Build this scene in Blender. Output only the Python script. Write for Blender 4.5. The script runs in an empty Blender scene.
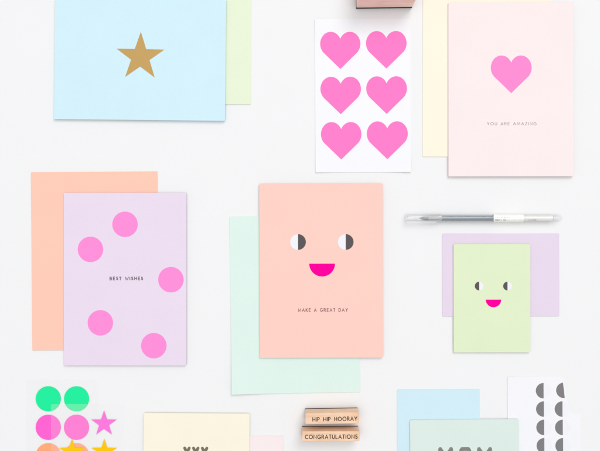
import bpy, bmesh, math, random
from mathutils import Vector
random.seed(7)
scene = bpy.context.scene
COL = scene.collection
PI = math.pi
S = 0.00085            # metres on the table for one unit of the layout grid
CX, CY = 300.0, 225.5
H = 0.65               # camera height over the table
MM = 0.001

def P(x, y, z=0.0):
    """layout grid -> table metres, for a point at height z (seen from the overhead camera)"""
    k = (H - z) / H
    return ((x-CX)*S*k, (CY-y)*S*k)

# ------------------------------------------------------------------ materials
def lin(c):
    c = c/255.0
    return c/12.92 if c <= 0.04045 else ((c+0.055)/1.055)**2.4

def rgb(r, g, b, k=1.0):
    return (min(1, lin(r)*k), min(1, lin(g)*k), min(1, lin(b)*k), 1)

def base_mat(name):
    m = bpy.data.materials.new(name); m.use_nodes = True
    nt = m.node_tree; b = nt.nodes['Principled BSDF']
    return m, nt, b

def paper(name, col, rough=0.75, mottle=0.03, grain=900, bump=0.12, spec=0.25):
    m, nt, b = base_mat(name)
    N, L = nt.nodes, nt.links
    tc = N.new('ShaderNodeTexCoord')
    n1 = N.new('ShaderNodeTexNoise'); n1.inputs['Scale'].default_value = 28; n1.inputs['Detail'].default_value = 4
    n2 = N.new('ShaderNodeTexNoise'); n2.inputs['Scale'].default_value = grain; n2.inputs['Detail'].default_value = 3
    L.new(tc.outputs['Object'], n1.inputs['Vector']); L.new(tc.outputs['Object'], n2.inputs['Vector'])
    add = N.new('ShaderNodeMath'); add.operation = 'ADD'
    L.new(n1.outputs['Fac'], add.inputs[0]); L.new(n2.outputs['Fac'], add.inputs[1])
    mr = N.new('ShaderNodeMapRange'); mr.inputs['From Min'].default_value = 0.6; mr.inputs['From Max'].default_value = 1.4
    mr.inputs['To Min'].default_value = 1-mottle; mr.inputs['To Max'].default_value = 1+mottle*0.4
    L.new(add.outputs[0], mr.inputs['Value'])
    vm = N.new('ShaderNodeVectorMath'); vm.operation = 'SCALE'; vm.inputs[0].default_value = col[:3]
    L.new(mr.outputs[0], vm.inputs['Scale']); L.new(vm.outputs[0], b.inputs['Base Color'])
    bp = N.new('ShaderNodeBump'); bp.inputs['Strength'].default_value = bump; bp.inputs['Distance'].default_value = 0.0001
    L.new(n2.outputs['Fac'], bp.inputs['Height']); L.new(bp.outputs[0], b.inputs['Normal'])
    b.inputs['Roughness'].default_value = rough
    b.inputs['Specular IOR Level'].default_value = spec
    return m

K = 0.93   # paper reflectance against its printed colour
def pap(name, r, g, b, **kw): return paper(name, rgb(r, g, b, K), **kw)

M = {}
M['table'] = paper('white_table_paint', (0.83, 0.83, 0.835, 1), rough=0.6, mottle=0.012, grain=400, bump=0.08)
M['blue'] = pap('pale_blue_card', 211, 240, 250)
M['green_env'] = pap('pale_green_paper', 234, 244, 216)
M['cream_env'] = pap('cream_paper', 254, 246, 226)
M['blush'] = pap('blush_card', 251, 236, 236)
M['orange_env'] = pap('peach_paper', 255, 204, 183)
M['lavender'] = pap('lavender_card', 236, 221, 239)
M['salmon'] = pap('salmon_card', 255, 209, 197)
M['mint_env'] = pap('mint_paper', 224, 244, 236)
M['lilac_env'] = pap('lilac_paper', 233, 217, 236)
M['green'] = pap('light_green_card', 227, 240, 203)
M['butter'] = pap('butter_card', 251, 244, 224)
M['pink_env'] = pap('faint_pink_paper', 250, 236, 237)
M['blue_env'] = pap('light_blue_paper', 210, 237, 247)
M['mint'] = pap('grey_mint_card', 222, 236, 230)
M['sheet'] = pap('white_sticker_backing', 246, 246, 250, rough=0.5, spec=0.35)
M['dot'] = pap('pink_ink', 255, 141, 216, rough=0.6)
M['pheart'] = pap('pink_heart_ink', 255, 138, 210, rough=0.6)
M['heart'] = pap('bright_pink_sticker', 255, 120, 200, rough=0.5, spec=0.3)
M['hot'] = pap('hot_pink_ink', 255, 0, 158, rough=0.9, spec=0.05)
M['dark'] = pap('charcoal_ink', 92, 84, 86, rough=0.7, mottle=0.08)
M['grey'] = pap('grey_ink', 130, 127, 130, rough=0.6, mottle=0.06)
M['white'] = pap('white_ink', 243, 243, 248)
M['text'] = pap('dark_grey_ink', 112, 98, 108, rough=0.8)
M['text_brown'] = pap('brown_grey_ink', 128, 88, 88, rough=0.8)
M['text_pale'] = pap('pale_grey_ink', 172, 152, 154, rough=0.8)
M['text_black'] = pap('black_ink', 52, 38, 32, rough=0.8)
M['letter_grey'] = pap('olive_grey_ink', 134, 134, 127, rough=0.8)
M['letter_brown'] = pap('taupe_ink', 124, 116, 98, rough=0.8)
M['s_green'] = pap('green_sticker', 22, 240, 158, rough=0.6, spec=0.15)
M['s_pink'] = pap('magenta_pink_sticker', 255, 86, 208, rough=0.45, spec=0.4)
M['s_orange'] = pap('orange_sticker', 255, 166, 116, rough=0.45, spec=0.4)
M['s_star'] = pap('pink_star_sticker', 250, 112, 218, rough=0.45, spec=0.4)
M['s_yellow'] = pap('yellow_star_sticker', 255, 200, 0, rough=0.6, spec=0.1)

def gold():
    m, nt, b = base_mat('gold_foil')
    b.inputs['Base Color'].default_value = rgb(187, 151, 86)
    b.inputs['Metallic'].default_value = 0.35
    b.inputs['Roughness'].default_value = 0.55
    N, L = nt.nodes, nt.links
    tc = N.new('ShaderNodeTexCoord')
    n = N.new('ShaderNodeTexNoise'); n.inputs['Scale'].default_value = 700; n.inputs['Detail'].default_value = 3
    L.new(tc.outputs['Object'], n.inputs['Vector'])
    bp = N.new('ShaderNodeBump'); bp.inputs['Strength'].default_value = 0.3; bp.inputs['Distance'].default_value = 0.0001
    L.new(n.outputs['Fac'], bp.inputs['Height']); L.new(bp.outputs[0], b.inputs['Normal'])
    return m
M['gold'] = gold()

def wood(name, light, darkc):
    m, nt, b = base_mat(name)
    N, L = nt.nodes, nt.links
    tc = N.new('ShaderNodeTexCoord'); mp = N.new('ShaderNodeMapping')
    mp.inputs['Scale'].default_value = (18, 420, 420)
    L.new(tc.outputs['Object'], mp.inputs['Vector'])
    n = N.new('ShaderNodeTexNoise'); n.inputs['Scale'].default_value = 1.0; n.inputs['Detail'].default_value = 6; n.inputs['Distortion'].default_value = 0.4
    L.new(mp.outputs[0], n.inputs['Vector'])
    n2 = N.new('ShaderNodeTexNoise'); n2.inputs['Scale'].default_value = 60
    L.new(tc.outputs['Object'], n2.inputs['Vector'])
    ad = N.new('ShaderNodeMath'); ad.operation = 'MULTIPLY_ADD'; ad.inputs[1].default_value = 0.6
    L.new(n.outputs['Fac'], ad.inputs[0])
    sc = N.new('ShaderNodeMath'); sc.operation = 'MULTIPLY'; sc.inputs[1].default_value = 0.4
    L.new(n2.outputs['Fac'], sc.inputs[0]); L.new(sc.outputs[0], ad.inputs[2])
    cr = N.new('ShaderNodeValToRGB')
    cr.color_ramp.elements[0].position = 0.33; cr.color_ramp.elements[0].color = darkc
    cr.color_ramp.elements[1].position = 0.62; cr.color_ramp.elements[1].color = light
    L.new(ad.outputs[0], cr.inputs[0]); L.new(cr.outputs[0], b.inputs['Base Color'])
    b.inputs['Roughness'].default_value = 0.6
    bp = N.new('ShaderNodeBump'); bp.inputs['Strength'].default_value = 0.25; bp.inputs['Distance'].default_value = 0.0001
    L.new(n.outputs['Fac'], bp.inputs['Height']); L.new(bp.outputs[0], b.inputs['Normal'])
    return m
M['wood'] = wood('pale_maple', rgb(250, 216, 186, .96), rgb(234, 188, 150, .9))
M['wood_red'] = wood('pinkish_maple', rgb(250, 218, 204, 1), rgb(238, 192, 174, 1))

def plain(name, col, rough=0.5, spec=0.5, metal=0.0):
    m, nt, b = base_mat(name)
    N, L = nt.nodes, nt.links
    tc = N.new('ShaderNodeTexCoord')
    n = N.new('ShaderNodeTexNoise'); n.inputs['Scale'].default_value = 300
    L.new(tc.outputs['Object'], n.inputs['Vector'])
    mr = N.new('ShaderNodeMapRange'); mr.inputs['To Min'].default_value = 0.92; mr.inputs['To Max'].default_value = 1.05
    L.new(n.outputs['Fac'], mr.inputs['Value'])
    vm = N.new('ShaderNodeVectorMath'); vm.operation = 'SCALE'; vm.inputs[0].default_value = col[:3]
    L.new(mr.outputs[0], vm.inputs['Scale']); L.new(vm.outputs[0], b.inputs['Base Color'])
    b.inputs['Roughness'].default_value = rough; b.inputs['Specular IOR Level'].default_value = spec
    b.inputs['Metallic'].default_value = metal
    return m
M['rubber'] = plain('dark_red_rubber', rgb(52, 22, 28), 0.6)
M['foam'] = plain('mauve_foam', rgb(150, 112, 118), 0.9)
M['ink_tube'] = plain('blue_grey_ink_tube', rgb(52, 88, 108), 0.25)
M['tip'] = plain('steel_tip', rgb(66, 80, 88), 0.35, metal=0.2)
M['pen_white'] = plain('white_pen_print', rgb(247, 247, 241), 0.35)
M['pen_mark'] = plain('grey_pen_print', rgb(176, 174, 166), 0.5)
M['pen_band'] = plain('sand_pen_print', rgb(228, 226, 205), 0.5)

def clear(name, tint=(0.97, 0.98, 0.98), haze=0.06, edge=0.35, hazecol=(0.9, 0.9, 0.92), rough=0.06, base=0.01):
    """thin see-through plastic: transparent wall, fresnel reflection, a little white haze"""
    m = bpy.data.materials.new(name); m.use_nodes = True
    nt = m.node_tree; nt.nodes.clear(); N, L = nt.nodes, nt.links
    out = N.new('ShaderNodeOutputMaterial')
    tr = N.new('ShaderNodeBsdfTransparent'); tr.inputs[0].default_value = (*tint, 1)
    df = N.new('ShaderNodeBsdfDiffuse'); df.inputs[0].default_value = (*hazecol, 1)
    gl = N.new('ShaderNodeBsdfGlossy'); gl.inputs['Roughness'].default_value = rough
    lw = N.new('ShaderNodeLayerWeight'); lw.inputs[0].default_value = 0.5
    pw = N.new('ShaderNodeMath'); pw.operation = 'POWER'; pw.inputs[1].default_value = 3.0
    fr = N.new('ShaderNodeMath'); fr.operation = 'MULTIPLY_ADD'; fr.inputs[1].default_value = edge; fr.inputs[2].default_value = base
    L.new(lw.outputs['Facing'], pw.inputs[0]); L.new(pw.outputs[0], fr.inputs[0])
    m1 = N.new('ShaderNodeMixShader'); m1.inputs[0].default_value = haze
    L.new(tr.outputs[0], m1.inputs[1]); L.new(df.outputs[0], m1.inputs[2])
    m2 = N.new('ShaderNodeMixShader')
    L.new(fr.outputs[0], m2.inputs[0]); L.new(m1.outputs[0], m2.inputs[1]); L.new(gl.outputs[0], m2.inputs[2])
    L.new(m2.outputs[0], out.inputs[0])
    return m
M['clear'] = clear('clear_pen_plastic', tint=(0.99, 0.992, 0.992), haze=0.11, hazecol=(0.97, 0.97, 0.97), edge=0.35, rough=0.12, base=0.05)
M['film'] = clear('clear_sticker_film', tint=(0.997, 0.997, 0.997), haze=0.03, hazecol=(0.93, 0.93, 0.93), edge=0.1, rough=0.3)
M['film_hazy'] = clear('hazy_sticker_film', tint=(0.998, 0.998, 0.998), haze=0.048, hazecol=(0.97, 0.97, 0.97), edge=0.1, rough=0.3)

# ------------------------------------------------------------------ object helpers
def link(name, bm, mat, parent=None, smooth=False, loc=None):
    me = bpy.data.meshes.new(name)
    bmesh.ops.recalc_face_normals(bm, faces=bm.faces)
    bm.to_mesh(me); bm.free()
    me.materials.append(mat)
    if smooth:
        for p in me.polygons: p.use_smooth = True
        me.set_sharp_from_angle(angle=math.radians(35))
    o = bpy.data.objects.new(name, me); COL.objects.link(o)
    if parent: o.parent = parent
    if loc: o.location = loc
    return o

def tag(o, label, cat, group=None, kind=None):
    if kind: o['kind'] = kind
    if label: o['label'] = label
    if cat: o['category'] = cat
    if group: o['group'] = group
    return o

def thing(name, loc, rz, label, cat, group=None):
    o = bpy.data.objects.new(name, None); COL.objects.link(o)
    o.empty_display_size = 0.01
    o.location = loc; o.rotation_euler = (0, 0, rz)
    return tag(o, label, cat, group)

flat = lambda x, y: 0.0

def slab(outline, t, zf=flat, z0=0.0, step=None, bm=None):
    """prism over an outline (metres, local): underside at zf+z0, top at zf+z0+t; gridded so it can bend"""
    own = bmesh.new()
    vs = [own.verts.new((x, y, 0)) for x, y in outline]
    own.faces.new(vs)
    if step:
        xs = [p[0] for p in outline]; ys = [p[1] for p in outline]
        x = min(xs)+step
        while x < max(xs)-step*0.3:
            bmesh.ops.bisect_plane(own, geom=own.verts[:]+own.edges[:]+own.faces[:], plane_co=(x, 0, 0), plane_no=(1, 0, 0)); x += step
        y = min(ys)+step
        while y < max(ys)-step*0.3:
            bmesh.ops.bisect_plane(own, geom=own.verts[:]+own.edges[:]+own.faces[:], plane_co=(0, y, 0), plane_no=(0, 1, 0)); y += step
    r = bmesh.ops.extrude_face_region(own, geom=own.faces[:])
    top = set(g for g in r['geom'] if isinstance(g, bmesh.types.BMVert))
    for v in own.verts:
        v.co.z = zf(v.co.x, v.co.y) + z0 + (t if v in top else 0.0)
    if bm is None: return own
    me = bpy.data.meshes.new('tmp'); own.to_mesh(me); own.free(); bm.from_mesh(me); bpy.data.meshes.remove(me)
    return bm

def rect(w, h, r=0.0004, n=4, cx=0, cy=0):
    pts = []
    for (sx, sy, a0) in ((1, 1, 0), (-1, 1, 90), (-1, -1, 180), (1, -1, 270)):
        for i in range(n+1):
            a = math.radians(a0 + 90*i/n)
            pts.append((cx+sx*(w/2-r)+r*math.cos(a), cy+sy*(h/2-r)+r*math.sin(a)))
    return pts

def disc(cx, cy, r, n=64):
    return [(cx+r*math.cos(2*PI*i/n), cy+r*math.sin(2*PI*i/n)) for i in range(n)]

def half(cx, cy, r, a0, n=36):
    return [(cx+r*math.cos(math.radians(a0)+PI*i/n), cy+r*math.sin(math.radians(a0)+PI*i/n)) for i in range(n+1)]

def heart(cx, cy, w):
    """cx,cy = middle of the bounding box; two tall oval lobes just touching, straight flanks to the point"""
    R = w*0.262; d = w*0.238; q = 1.145; tip = -w*0.625/q      # solved with round lobes, then stretched by q
    L = math.hypot(d, tip)
    ta = math.atan2(-tip, d)-math.asin(R/L)
    tl = math.sqrt(L*L-R*R)
    a0 = math.atan2(tip+tl*math.sin(ta), tl*math.cos(ta)-d)
    a1 = PI-math.acos(d/R)
    n = 34; right = [(d+R*math.cos(a0+(a1-a0)*i/n), R*math.sin(a0+(a1-a0)*i/n)) for i in range(n+1)]
    right[-1] = (0.0, right[-1][1])
    left = [(-x, y) for x, y in reversed(right[:-1])]
    off = (R+tip)/2
    return [(cx+x, cy+(y-off)*q) for x, y in right+left+[(0, tip)]]

def star(cx, cy, R, rot=0, inner=0.385):
    pts = []
    for i in range(10):
        a = PI/2 + rot + i*PI/5; r = R if i % 2 == 0 else R*inner
        pts.append((cx+r*math.cos(a), cy+r*math.sin(a)))
    return pts

# stroke alphabet, height 1
def arc(cx, cy, rx, ry, a0, a1, n=12):
    return [(cx+rx*math.cos(math.radians(a0+(a1-a0)*i/n)), cy+ry*math.sin(math.radians(a0+(a1-a0)*i/n))) for i in range(n+1)]
F = {
 'A': (.8, [[(0, 0), (.4, 1), (.8, 0)], [(.15, .34), (.65, .34)]]),
 'B': (.55, [[(0, 0), (0, 1), (.26, 1)]+arc(.26, .76, .22, .24, 90, -90)+[(0, .52)], arc(.28, .26, .26, .26, 90, -90)+[(0, 0)]]),
 'C': (.8, [arc(.48, .5, .46, .5, 50, 310, 18)]),
 'D': (.7, [[(0, 0), (0, 1), (.24, 1)]+arc(.24, .5, .44, .5, 90, -90)+[(0, 0)]]),
 'E': (.5, [[(.5, 1), (0, 1), (0, 0), (.5, 0)], [(0, .52), (.44, .52)]]),
 'G': (.88, [arc(.48, .5, .46, .5, 50, 350, 18)+[(.52, .45)]]),
 'H': (.66, [[(0, 0), (0, 1)], [(.66, 0), (.66, 1)], [(0, .5), (.66, .5)]]),
 'I': (.0, [[(0, 0), (0, 1)]]),
 'K': (.6, [[(0, 0), (0, 1)], [(.55, 1), (0, .45)], [(.14, .58), (.6, 0)]]),
 'L': (.46, [[(0, 1), (0, 0), (.46, 0)]]),
 'M': (.9, [[(0, 0), (.1, 1), (.45, .2), (.8, 1), (.9, 0)]]),
 'N': (.7, [[(0, 0), (0, 1), (.7, 0), (.7, 1)]]),
 'O': (.96, [arc(.48, .5, .48, .5, 90, 450, 24)]),
 'P': (.52, [[(0, 0), (0, 1), (.25, 1)]+arc(.25, .74, .26, .26, 90, -90)+[(0, .48)]]),
 'R': (.58, [[(0, 0), (0, 1), (.25, 1)]+arc(.25, .74, .26, .26, 90, -90)+[(0, .48)], [(.26, .48), (.58, 0)]]),
 'S': (.5, [arc(.26, .75, .22, .25, 40, 250, 10)+arc(.25, .26, .24, .26, 70, -150, 10)]),
 'T': (.56, [[(0, 1), (.56, 1)], [(.28, 1), (.28, 0)]]),
 'U': (.62, [[(0, 1), (0, .32)]+arc(.31, .32, .31, .32, 180, 360)+[(.62, 1)]]),
 'W': (1.0, [[(0, 1), (.24, 0), (.5, .8), (.76, 0), (1.0, 1)]]),
 'X': (.66, [[(0, 0), (.66, 1)], [(0, 1), (.66, 0)]]),
 'Y': (.66, [[(0, 1), (.33, .46), (.66, 1)], [(.33, .46), (.33, 0)]]),
 'm': (.9, [[(0, 0), (0, 1)], [(0, .96), (.45, .35)], [(.9, .96), (.45, .35)], [(.9, 0), (.9, 1)]]),
 'o': (.9, [[(.12, 1), (.78, 1)], [(.0, .85), (.12, 1)], [(.9, .85), (.78, 1)], [(0, .85), (0, .1)], [(.9, .85), (.9, .1)], [(.1, 0), (.8, 0)]]),
 'Z': (.6, [[(0, 1), (.6, 1), (0, 0), (.6, 0)]]),
}

def tube(bm, pts, r, zf, z0, hz, cap=True):
    """flat bead of ink along a polyline: half width r, height hz over zf+z0"""
    pts = [Vector((p[0], p[1])) for p in pts]
    if cap:   # round ends
        d0 = (pts[0]-pts[1]).normalized(); d1 = (pts[-1]-pts[-2]).normalized()
        heads = [(pts[0]+d0*r*0.98, 0.12), (pts[0]+d0*r*0.7, 0.7)]
        tails = [(pts[-1]+d1*r*0.7, 0.7), (pts[-1]+d1*r*0.98, 0.12)]
        seq = heads+[(p, 1.0) for p in pts]+tails
    else:
        seq = [(p, 1.0) for p in pts]
    rings = []
    m = len(seq)
    for i, (p, k) in enumerate(seq):
        a = seq[max(i-1, 0)][0]; b = seq[min(i+1, m-1)][0]
        din = (p-a).normalized() if (p-a).length > 1e-9 else (b-p).normalized()
        dout = (b-p).normalized() if (b-p).length > 1e-9 else din
        t = (din+dout)
        t = t.normalized() if t.length > 1e-6 else din
        nrm = Vector((-t.y, t.x))
        c = max(0.5, abs(nrm.dot(Vector((-din.y, din.x)))))
        w = r*k/c
        ring = []
        for (u, v) in ((-1, 0), (-.8, .8), (.8, .8), (1, 0)):
            q = p+nrm*w*u
            ring.append(bm.verts.new((q.x, q.y, zf(q.x, q.y)+z0+hz*v)))
        rings.append(ring)
    for i in range(len(rings)-1):
        for j in range(3):
            bm.faces.new((rings[i][j], rings[i+1][j], rings[i+1][j+1], rings[i][j+1]))
        bm.faces.new((rings[i][3], rings[i+1][3], rings[i+1][0], rings[i][0]))
    bm.faces.new(rings[0]); bm.faces.new(rings[-1][::-1])

def lettering(text, x0, x1, yb, h, r, zf, z0, space=.34, gap=.5, jit=0.0, cap=True, hz=0.00003):
    """text fitted between x0 and x1 (local metres), baseline yb, cap height h"""
    wid = 0
    for i, ch in enumerate(text):
        wid += space if ch == ' ' else F[ch][0]
        if i < len(text)-1: wid += gap
    kx = (x1-x0)/wid
    bm = bmesh.new(); x = 0.0
    rnd = random.Random(text)
    for ch in text:
        if ch == ' ': x += space+gap; continue
        w, strokes = F[ch]
        dy = rnd.uniform(-jit, jit)*h; sl = rnd.uniform(-jit, jit)
        for n, st in enumerate(strokes):
            tube(bm, [(x0+(x+px+sl*py*0.3)*kx, yb+py*h+dy) for px, py in st], r, zf, z0+n*0.000002, hz, cap)
        x += w+gap
    return bm

# ------------------------------------------------------------------ setting
bm = bmesh.new()
bmesh.ops.create_grid(bm, x_segments=2, y_segments=2, size=1.6)
tag(link('table_surface', bm, M['table']), None, None, kind='structure')

# ------------------------------------------------------------------ envelopes
ENV_T = 0.0008
def envelope(cx, cy, w, h, ang, mat, label, lift=None):
    w *= S; h *= S
    X, Y = P(cx, cy, ENV_T)
    t = thing('envelope', (X, Y, 0.00003), math.radians(ang), label, 'envelope', 'paper envelopes tucked under cards')
    def zf(x, y):     # a slight pillow: the middle of a folded envelope stands off the edges
        u = max(0, 1-(2*x/w)**4)*max(0, 1-(2*y/h)**4)
        e = 0.00015*u
        if lift: e += lift[2]*max(0, (x/w*lift[0]*2+y/h*lift[1]*2-0.9))**2
        return e
    # upper sheet and lower sheet, folded into each other along the rim
    bm = slab(rect(w, h, 0.0006), 0.0002, zf, 0.00052, step=0.012)
    link('front_panel', bm, mat, t, smooth=True)
    bm = slab(rect(w-0.0002, h-0.0002, 0.0006), 0.0005, flat, 0.0, step=0.012)
    link('back_panel', bm, mat, t, smooth=True)
    return t

envelope(162, 40.5, 178, 127, -0.2, M['green_env'], 'pale green envelope peeking out right of the blue gold-star card')
envelope(486.8, 67.6, 127.5, 178, -0.1, M['cream_env'], 'cream envelope behind the blush pink heart card')
envelope(94.8, 260.9, 126.3, 178, 0.45, M['orange_env'], 'peach orange envelope behind the lavender dotted card')
envelope(294.9, 304.4, 128.3, 177.3, 0.85, M['mint_env'], 'mint green envelope behind the salmon smiling-face card', lift=(-1, -1, 0.002))
envelope(500.8, 274.9, 116.8, 82.6, 0.1, M['lilac_env'], 'small lilac landscape envelope behind the light green smiling card')
envelope(225.6, 477.6, 116.8, 82.6, 0.3, M['pink_env'], 'very faint pink envelope showing right of the butter yellow card')
envelope(438.6, 447.9, 82.4, 116.8, 0.2, M['blue_env'], 'light blue envelope behind the grey-mint lettered card')

# ------------------------------------------------------------------ cards
T = 0.00035
def card(cx, cy, w, h, ang, mat, label, base=ENV_T+0.00035, gap=0.0009, r=0.0005, spine='left'):
    """folded card: back panel, front panel slightly sprung open from the spine. returns empty, top height fn, px->local fn"""
    w *= S; h *= S
    zt = base+2*T+gap
    X, Y = P(cx, cy, zt)
    t = thing('greeting_card', (X, Y, base), math.radians(ang), label, 'greeting card', 'folded greeting cards laid flat')
    def fz(x, y):
        u = (x/w+0.5) if spine == 'left' else (0.5-y/h)
        return gap*(0.72+0.28*max(0, u))
    link('back_panel', slab(rect(w, h, r), T, flat, 0, step=0.012), mat, t, smooth=True)
    link('front_panel', slab(rect(w, h, r), T, fz, T, step=0.012), mat, t, smooth=True)
    # rounded fold along the spine
    bm = bmesh.new(); n = 8; L2 = (h if spine == 'left' else w)/2-r
    rows = []
    for s in (-L2, L2):
        row = []
        for i in range(n+1):
            a = PI/2+PI*i/n
            d, z = T*0.9*math.cos(a), (T+gap*0.36)*(1+0.98*math.sin(a))
            if spine == 'left': row.append(bm.verts.new((-w/2+0.0001+d, s, z)))
            else: row.append(bm.verts.new((s, h/2-0.0001-d, z)))
        rows.append(row)
    for i in range(n): bm.faces.new((rows[0][i], rows[0][i+1], rows[1][i+1], rows[1][i]))
    bm.faces.new(rows[0]); bm.faces.new(rows[1])
    link('spine_fold', bm, mat, t, smooth=True)
    c, s_ = math.cos(-math.radians(ang)), math.sin(-math.radians(ang))
    k = (H-zt)/H
    def loc(x, y):
        dx, dy = (x-CX)*S*k-X, (CY-y)*S*k-Y
        return (dx*c-dy*s_, dx*s_+dy*c)
    top = lambda x, y: fz(x, y)+2*T
    return t, top, loc, k*S

INK = 0.00003
def ink(name, outline, mat, parent, top, z0=0.000008, t=INK):
    return link(name, slab(outline, t, top, z0, step=0.006), mat, parent)

def words(name, text, parent, top, loc, k, x0, x1, yb, h, r, mat, **kw):
    a = loc(x0, yb); b = loc(x1, yb)
    bm = lettering(text, a[0], b[0], (a[1]+b[1])/2, h*k, r*k, top, 0.000008, **kw)
    return link(name, bm, mat, parent)

# blue card with gold star
t, top, loc, k = card(140.0, 59.3, 170.4, 120.6, -0.6, M['blue'], 'pale blue landscape card with one gold star', gap=0.0012)
a = loc(140.3, 56.8)
ink('gold_star', star(a[0], a[1], 25.3*k, math.radians(-0.6), 0.385), M['gold'], t, top)

# blush card
t, top, loc, k = card(511.2, 89.3, 124.4, 173.2, 0.05, M['blush'], 'blush pink card with a single pink heart reading YOU ARE AMAZING', gap=0.0015)
a = loc(511.3, 74.2)
ink('printed_heart', heart(a[0], a[1], 40.8*k), M['pheart'], t, top)
words('lettering', 'YOU ARE AMAZING', t, top, loc, k, 487.3, 536.3, 125.0, 2.7, 0.25, M['text_pale'], jit=0.04)

# lavender card with five dots
t, top, loc, k = card(125.0, 279.1, 121.9, 172, 0.0, M['lavender'], 'lavender card with five pink dots reading BEST WISHES', gap=0.0010)
for (x, y) in ((125, 224.3), (90.4, 249.4), (170.9, 279.7), (100.3, 322.9), (153.8, 345.7)):
    a = loc(x, y); ink('printed_dot', disc(a[0], a[1], 12.75*k), M['dot'], t, top)
words('lettering', 'BEST WISHES', t, top, loc, k, 109.9, 142.8, 279.9, 2.9, 0.35, M['text'], jit=0.05)

# salmon card with face
def eye(t, top, loc, k, x, y, r, dark_side, tilt=0.0):
    a = loc(x, y)
    e = ink('eye', disc(a[0], a[1], r*k, 48), M['white'], t, top)
    a0 = 90 if dark_side == 'left' else -90
    ink('pupil', half(a[0], a[1], r*k*1.01, a0), M['dark'], e, top, z0=0.000045)
    return e
t, top, loc, k = card(321.1, 270.8, 122.8, 173.2, 0.15, M['salmon'], 'large salmon card with smiling face reading MAKE A GREAT DAY', gap=0.0012)
eye(t, top, loc, k, 298, 242, 7.8, 'right'); eye(t, top, loc, k, 345.7, 242, 7.8, 'right')
a = loc(322.1, 263.6); ink('mouth', half(a[0], a[1], 13.0*k, 180), M['hot'], t, top)
words('lettering', 'MAKE A GREAT DAY', t, top, loc, k, 298.4, 347.6, 311.6, 3.1, 0.29, M['text_brown'], jit=0.04)

# small green card with face
t, top, loc, k = card(492.0, 298.2, 76.2, 107.9, 0.1, M['green'], 'small light green card with a smiling face', gap=0.0007)
eye(t, top, loc, k, 479.2, 286.1, 4.3, 'left'); eye(t, top, loc, k, 507.5, 286.1, 4.3, 'left')
a = loc(493.5, 299.6); ink('mouth', half(a[0], a[1], 7.8*k, 180), M['hot'], t, top)

# butter yellow card, mostly below the frame
t, top, loc, k = card(196.3, 451.8, 105.6, 76, -0.4, M['butter'], 'butter yellow card with tops of small dark letters, beside faint pink envelope', gap=0.0007, spine='top')
words('lettering', 'XXX', t, top, loc, k, 184.6, 206.8, 457.2, 9.0, 1.5, M['letter_brown'], gap=.62)

# grey-mint card
t, top, loc, k = card(464.6, 458.1, 108, 76, 0.5, M['mint'], 'grey-mint landscape card with tops of big grey MOM letters', gap=0.0007, r=0.0011, spine='top')
for (x0, x1, ch) in ((440.4, 451.2, 'm'), (461.2, 469.4, 'o'), (479.2, 490.2, 'm')):
    words('letter', ch, t, top, loc, k, x0, x1, 461.5, 12.4, 2.0, M['letter_grey'])

# ------------------------------------------------------------------ sticker sheets
def sheet(name, x0, y0, x1, y1, mat, label, zf_maker, z0=0.00003, ang=0.0, t_=0.00015, cat='sticker sheet', shape=None):
    w, h = (x1-x0)*S, (y1-y0)*S
    cx, cy = (x0+x1)/2, (y0+y1)/2
    X, Y = P(cx, cy, z0)
    t = thing(name, (X, Y, z0), math.radians(ang), label, cat, 'sheets of stickers')
    zf = zf_maker(w, h)
    outl = [((x-cx)*S, (cy-y)*S) for x, y in shape] if shape else rect(w, h, 0.0006)
    link('backing', slab(outl, t_, zf, 0, step=0.004), mat, t, smooth=True)
    c, s_ = math.cos(-math.radians(ang)), math.sin(-math.radians(ang))
    def loc(x, y):
        dx, dy = (x-CX)*S-X, (CY-y)*S-Y
        return (dx*c-dy*s_, dx*s_+dy*c)
    top = lambda x, y: zf(x, y)+t_
    return t, top, loc

def curls(*cs):
    """corner curls: (sign x, sign y, start, amount)"""
    def mk(w, h):
        m = min(w, h)/2
        def f(x, y):
            z = 0.0004*(0.5-x/w)**6+0.0002*(0.5-y/h)**6
            for sx, sy, st, am in cs:
                d = (sx*x-(w/2-m))/m+(sy*y-(h/2-m))/m   # 2 at the corner
                d = max(0.0, d-st)
                z += am*d*d
            return z
        return f
    return mk

# hearts
t, top, loc = sheet('sticker_sheet', 315.2, 18.8, 410.6, 172.3, M['sheet'], 'white sheet with six bright pink heart stickers',
                    curls((1, -1, 1.3, 0.003), (-1, -1, 1.5, 0.002), (-1, 1, 1.4, 0.0015)), ang=0.25)
for (x, y, w) in ((340.3, 50.4, 40.2), (386.3, 49.8, 40.6), (340.7, 95.5, 40.5), (386.6, 95.1, 40.7), (341.2, 140.8, 40.5), (387.3, 140.3, 41)):
    a = loc(x, y)
    link('heart_sticker', slab(heart(a[0], a[1], w*S), 0.00008, top, 0.00001, step=0.004), M['heart'], t)

# circles on clear film
t, top, loc = sheet('sticker_sheet', 26.5, 379.5, 98.5, 500, M['film'], 'clear sheet of round stickers in green, pink and orange at lower left',
                    curls((-1, 1, 1.6, 0.001)))
rows = [('s_green', 398.8, 'green'), ('s_pink', 427.3, 'pink'), ('s_orange', 455.8, 'orange'), ('s_yellow', 484.3, 'yellow')]
for mk, y, cn in rows:
    for x in (48.4, 76.6):
        a = loc(x, y)
        o = link('circle_sticker', slab(disc(a[0], a[1], 12.6*S), 0.00008, top, 0.00001, step=0.004), M[mk], t)
        o['label'] = 'round '+cn+' sticker'
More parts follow.
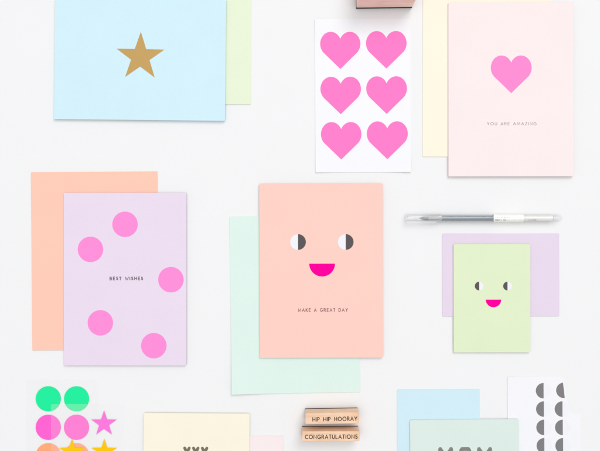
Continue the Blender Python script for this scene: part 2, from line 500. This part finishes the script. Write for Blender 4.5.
# stars on hazy film overlapping it
t, top, loc = sheet('sticker_sheet', 51.2, 404.2, 124.2, 500, M['film_hazy'], 'clear sheet of pink and yellow star stickers overlapping the round ones',
                    curls((1, 1, 1.6, 0.001)), z0=0.0004)
for (x, y, mk) in ((104.2, 423.6, 's_star'), (72.2, 451.9, 's_yellow'), (104.4, 451.9, 's_yellow'), (72.2, 480.2, 's_star'), (104.4, 480.2, 's_star')):
    a = loc(x, y)
    o = link('star_sticker', slab(star(a[0], a[1], 13.4*S), 0.00008, top, 0.00001, step=0.004), M[mk], t)
    o['label'] = ('pink' if mk == 's_star' else 'yellow')+' star sticker'

# eyes on white sheet
t, top, loc = sheet('sticker_sheet', 507.6, 376.8, 580.5, 530, M['sheet'], 'white sheet with two columns of half-grey round eye stickers',
                    curls((-1, 1, 1.6, 0.001)), ang=0.2,
                    shape=[(507.6, 376.8), (507.6, 530), (580.3, 530), (580.3, 415.2), (579.4, 414.0), (571.0, 413.2), (569.0, 406), (566.4, 398), (563.4, 377.0)][::1])
for i in range(8):
    for col in (0, 1):
        x = (543.5+i*0.25) if col == 0 else (562.0+i*0.35)
        y = 390.7+i*18.35
        tilt = 0
        if col == 1 and i == 0: x, y, tilt = 563.8, 390.3, 6.5
        a = loc(x, y)
        if tilt:     # the corner of the sheet is cut away beside this one: only its dark half is left
            e = link('eye_sticker', slab(half(a[0], a[1], 7.9*S, 90+tilt), 0.00006, top, 0.00001, step=0.003), M['white'], t)
            e['label'] = 'tilted eye sticker with only its dark half left'
        else:
            e = link('eye_sticker', slab(disc(a[0], a[1], 7.7*S, 48), 0.00006, top, 0.00001, step=0.003), M['white'], t)
        link('dark_half', slab(half(a[0], a[1], 7.75*S, 90+tilt), 0.00003, top, 0.000075, step=0.003), M['grey'], e)

# ------------------------------------------------------------------ rubber stamps
def bevel_box(w, d, h, z0, b=0.0005):
    bm = bmesh.new()
    bmesh.ops.create_cube(bm, size=1.0)
    for v in bm.verts: v.co = Vector((v.co.x*w, v.co.y*d, z0+(v.co.z+0.5)*h))
    bmesh.ops.bevel(bm, geom=bm.edges[:], offset=b, segments=3, affect='EDGES', profile=0.6)
    return bm

def stamp(cx, cy, w, d, h, ang, mat, label, text=None, tx=None, rub=0.0017):
    X, Y = P(cx, cy, 0)
    t = thing('rubber_stamp', (X, Y, 0.00005), math.radians(ang), label, 'rubber stamp', 'wooden block stamps')
    w *= S; d *= S
    link('rubber_die', bevel_box(w, d, rub, 0.0, 0.0001), M['rubber'], t)
    link('foam_cushion', bevel_box(w-0.0010, d-0.0010, 0.0006, rub, 0.0001), M['foam'], t)
    link('wood_block', bevel_box(w, d, h-rub-0.0006, rub+0.0006, 0.0007), mat, t, smooth=True)
    if text:
        k = (H-h)/H
        x0, x1, yb, hh = tx
        c, s_ = math.cos(-math.radians(ang)), math.sin(-math.radians(ang))
        def loc(x, y):
            dx, dy = (x-CX)*S*k-X, (CY-y)*S*k-Y
            return (dx*c-dy*s_, dx*s_+dy*c)
        a = loc(x0, yb); b = loc(x1, yb)
        bm = lettering(text, a[0], b[0], (a[1]+b[1])/2, hh*S*k, 0.36*S, lambda x, y: h, 0.00001, gap=.36, space=.5)
        link('lettering', bm, M['text_black'], t)
    return t

HB = 0.017
stamp(331.3, 413.4, 52.3, 10.9, HB, 1.0, M['wood'], 'wooden block stamp lettered HIP HIP HOORAY, upper of the pair', 'HIP HIP HOORAY', (312.8, 357.0, 420.9, 3.7))
stamp(330.0, 430.8, 56.0, 9.8, HB, 0.3, M['wood'], 'wooden block stamp lettered CONGRATULATIONS, lower of the pair', 'CONGRATULATIONS', (305.2, 357.2, 438.7, 3.7))
stamp(383.7, -9.5, 55.6, 36, 0.029, 0.7, M['wood_red'], 'pinkish wooden block stamp at top edge above the heart stickers', rub=0.0030)

# ------------------------------------------------------------------ gel pen
def lathe(profile, n=32, closed=True):
    """profile: (x, r) along the local x axis"""
    bm = bmesh.new(); rings = []
    for x, r in profile:
        rings.append([bm.verts.new((x, r*math.cos(2*PI*i/n), r*math.sin(2*PI*i/n))) for i in range(n)])
    for a, b in zip(rings, rings[1:]):
        for i in range(n): bm.faces.new((a[i], a[(i+1) % n], b[(i+1) % n], b[i]))
    if closed: bm.faces.new(rings[0]); bm.faces.new(rings[-1][::-1])
    return bm

PR = 4.5*S
X, Y = P(482.5, 218.2, PR)
pen = thing('gel_pen', (X, Y, 0.00003), 0, 'clear plastic gel pen with blue-grey ink above the lilac envelope', 'pen')
kp = (H-PR)/H*S
px = lambda x: (x-482.5)*kp
def penpart(name, prof, mat, closed=True, parent=pen, smooth=True):
    return link(name, lathe([(px(x), r*S) for x, r in prof], closed=closed), mat, parent, smooth=smooth, loc=(0, 0, PR) if parent is pen else None)
cap = penpart('cap', [(404.5, 2.6), (404.8, 4.1), (406, 4.5), (412, 4.45), (441, 4.5), (441, 3.95), (412, 3.8), (407.5, 3.6), (407.2, 1.5)], M['clear'])
# inner sleeve of the cap and its clip
penpart('cap_sleeve', [(407.5, 1.9), (417, 1.7), (418, 1.0)], M['clear'], closed=False, parent=cap)
bm = bevel_box(30*S, 2.6*S, 0.9*S, 0, 0.0003)
for v in bm.verts: v.co += Vector((px(421), -4.0*S, 2.4*S))
link('clip', bm, M['clear'], cap)
barrel = penpart('barrel', [(428, 2.6), (434, 3.6), (440, 3.85), (556, 3.85), (557, 3.4), (557, 3.0), (440, 3.1), (434, 2.8), (428, 2.2)], M['clear'])
penpart('writing_tip', [(418.6, 0.25), (420.8, 0.5), (422, 1.1), (425, 1.9), (429, 2.15), (437, 2.2), (439.5, 1.6), (441, 1.2)], M['tip'])
penpart('ink_refill', [(441, 1.4), (441.3, 2.6), (492.3, 2.6), (492.6, 1.0)], M['ink_tube'])
penpart('refill_tube', [(492.6, 1.0), (492.7, 2.5), (552, 3.0), (552.2, 1.0)], M['pen_white'])
penpart('end_plug', [(553, 2.9), (557, 3.2), (557.4, 3.7), (560, 3.4), (561, 2.6), (561.3, 1.4)], M['clear'])
# printed white sleeve with rows of tiny grey characters (too small to read in the photo)
lab = penpart('printed_sleeve', [(493, 3.89), (523, 3.89)], M['pen_white'], closed=False)
def marks(x0, x1, ang0, hh, mat, parent, seed, r=3.93, name='print'):
    rnd = random.Random(seed); bm = bmesh.new(); x = x0
    while x < x1:
        w = rnd.uniform(.5, .9)
        for q in (0, 1):
            a0 = ang0+(hh*(0.55 if q else 0.0)); a1 = a0+hh*(0.45 if rnd.random() < .7 else .3)
            vs = []
            for (xx, aa) in ((x, a0), (x+w, a0), (x+w, a1), (x, a1)):
                vs.append(bm.verts.new((px(xx), -r*S*math.sin(aa), r*S*math.cos(aa))))
            bm.faces.new(vs)
        x += w+rnd.choice((.35, .4, .4, 1.3))
    return link(name, bm, mat, parent)
marks(494.5, 508.5, -0.30, 0.22, M['pen_mark'], lab, 3)
marks(494, 505, 0.22, 0.55, M['pen_mark'], lab, 5)
marks(506, 522.5, 0.34, 0.32, M['pen_band'], lab, 9)
marks(527.5, 535.6, 0.30, 0.42, M['pen_mark'], barrel, 11, r=3.92)

# ------------------------------------------------------------------ light
def area(name, loc, size, power, col=(1, 1, 1), target=(0, 0, 0)):
    l = bpy.data.lights.new(name, 'AREA'); l.shape = 'SQUARE'; l.size = size; l.energy = power; l.color = col
    o = bpy.data.objects.new(name, l); COL.objects.link(o); o.location = loc
    o.rotation_euler = (Vector(target)-Vector(loc)).to_track_quat('-Z', 'Y').to_euler()
    return o
area('window_light', (1.0, 1.95, 2.9), 1.8, 47.5, (1, 0.995, 0.985), (-0.1, -0.05, 0))
area('fill_light', (-0.3, -0.2, 2.7), 2.4, 30, (0.99, 0.995, 1), (-0.1, -0.1, 0))  # added overhead fill to lighten and soften the shadows, not a lamp in the room
w = bpy.data.worlds.new('World'); scene.world = w; w.use_nodes = True
bg = w.node_tree.nodes['Background']
bg.inputs[0].default_value = (0.985, 0.99, 1, 1); bg.inputs[1].default_value = 0.525

# ------------------------------------------------------------------ camera
cd = bpy.data.cameras.new('camera'); cam = bpy.data.objects.new('camera', cd); COL.objects.link(cam)
cam.location = (0, 0, H); cam.rotation_euler = (0, 0, 0)
cd.sensor_width = 36; cd.lens = 36*H/(600*S); cd.clip_start = 0.01; cd.clip_end = 50
scene.camera = cam
vs = scene.view_settings
vs.view_transform = 'Standard'; vs.look = 'None'; vs.exposure = 0; vs.gamma = 1
scene.render.engine = 'CYCLES'
scene.cycles.transparent_max_bounces = 24
scene.render.resolution_x = 1024; scene.render.resolution_y = 770
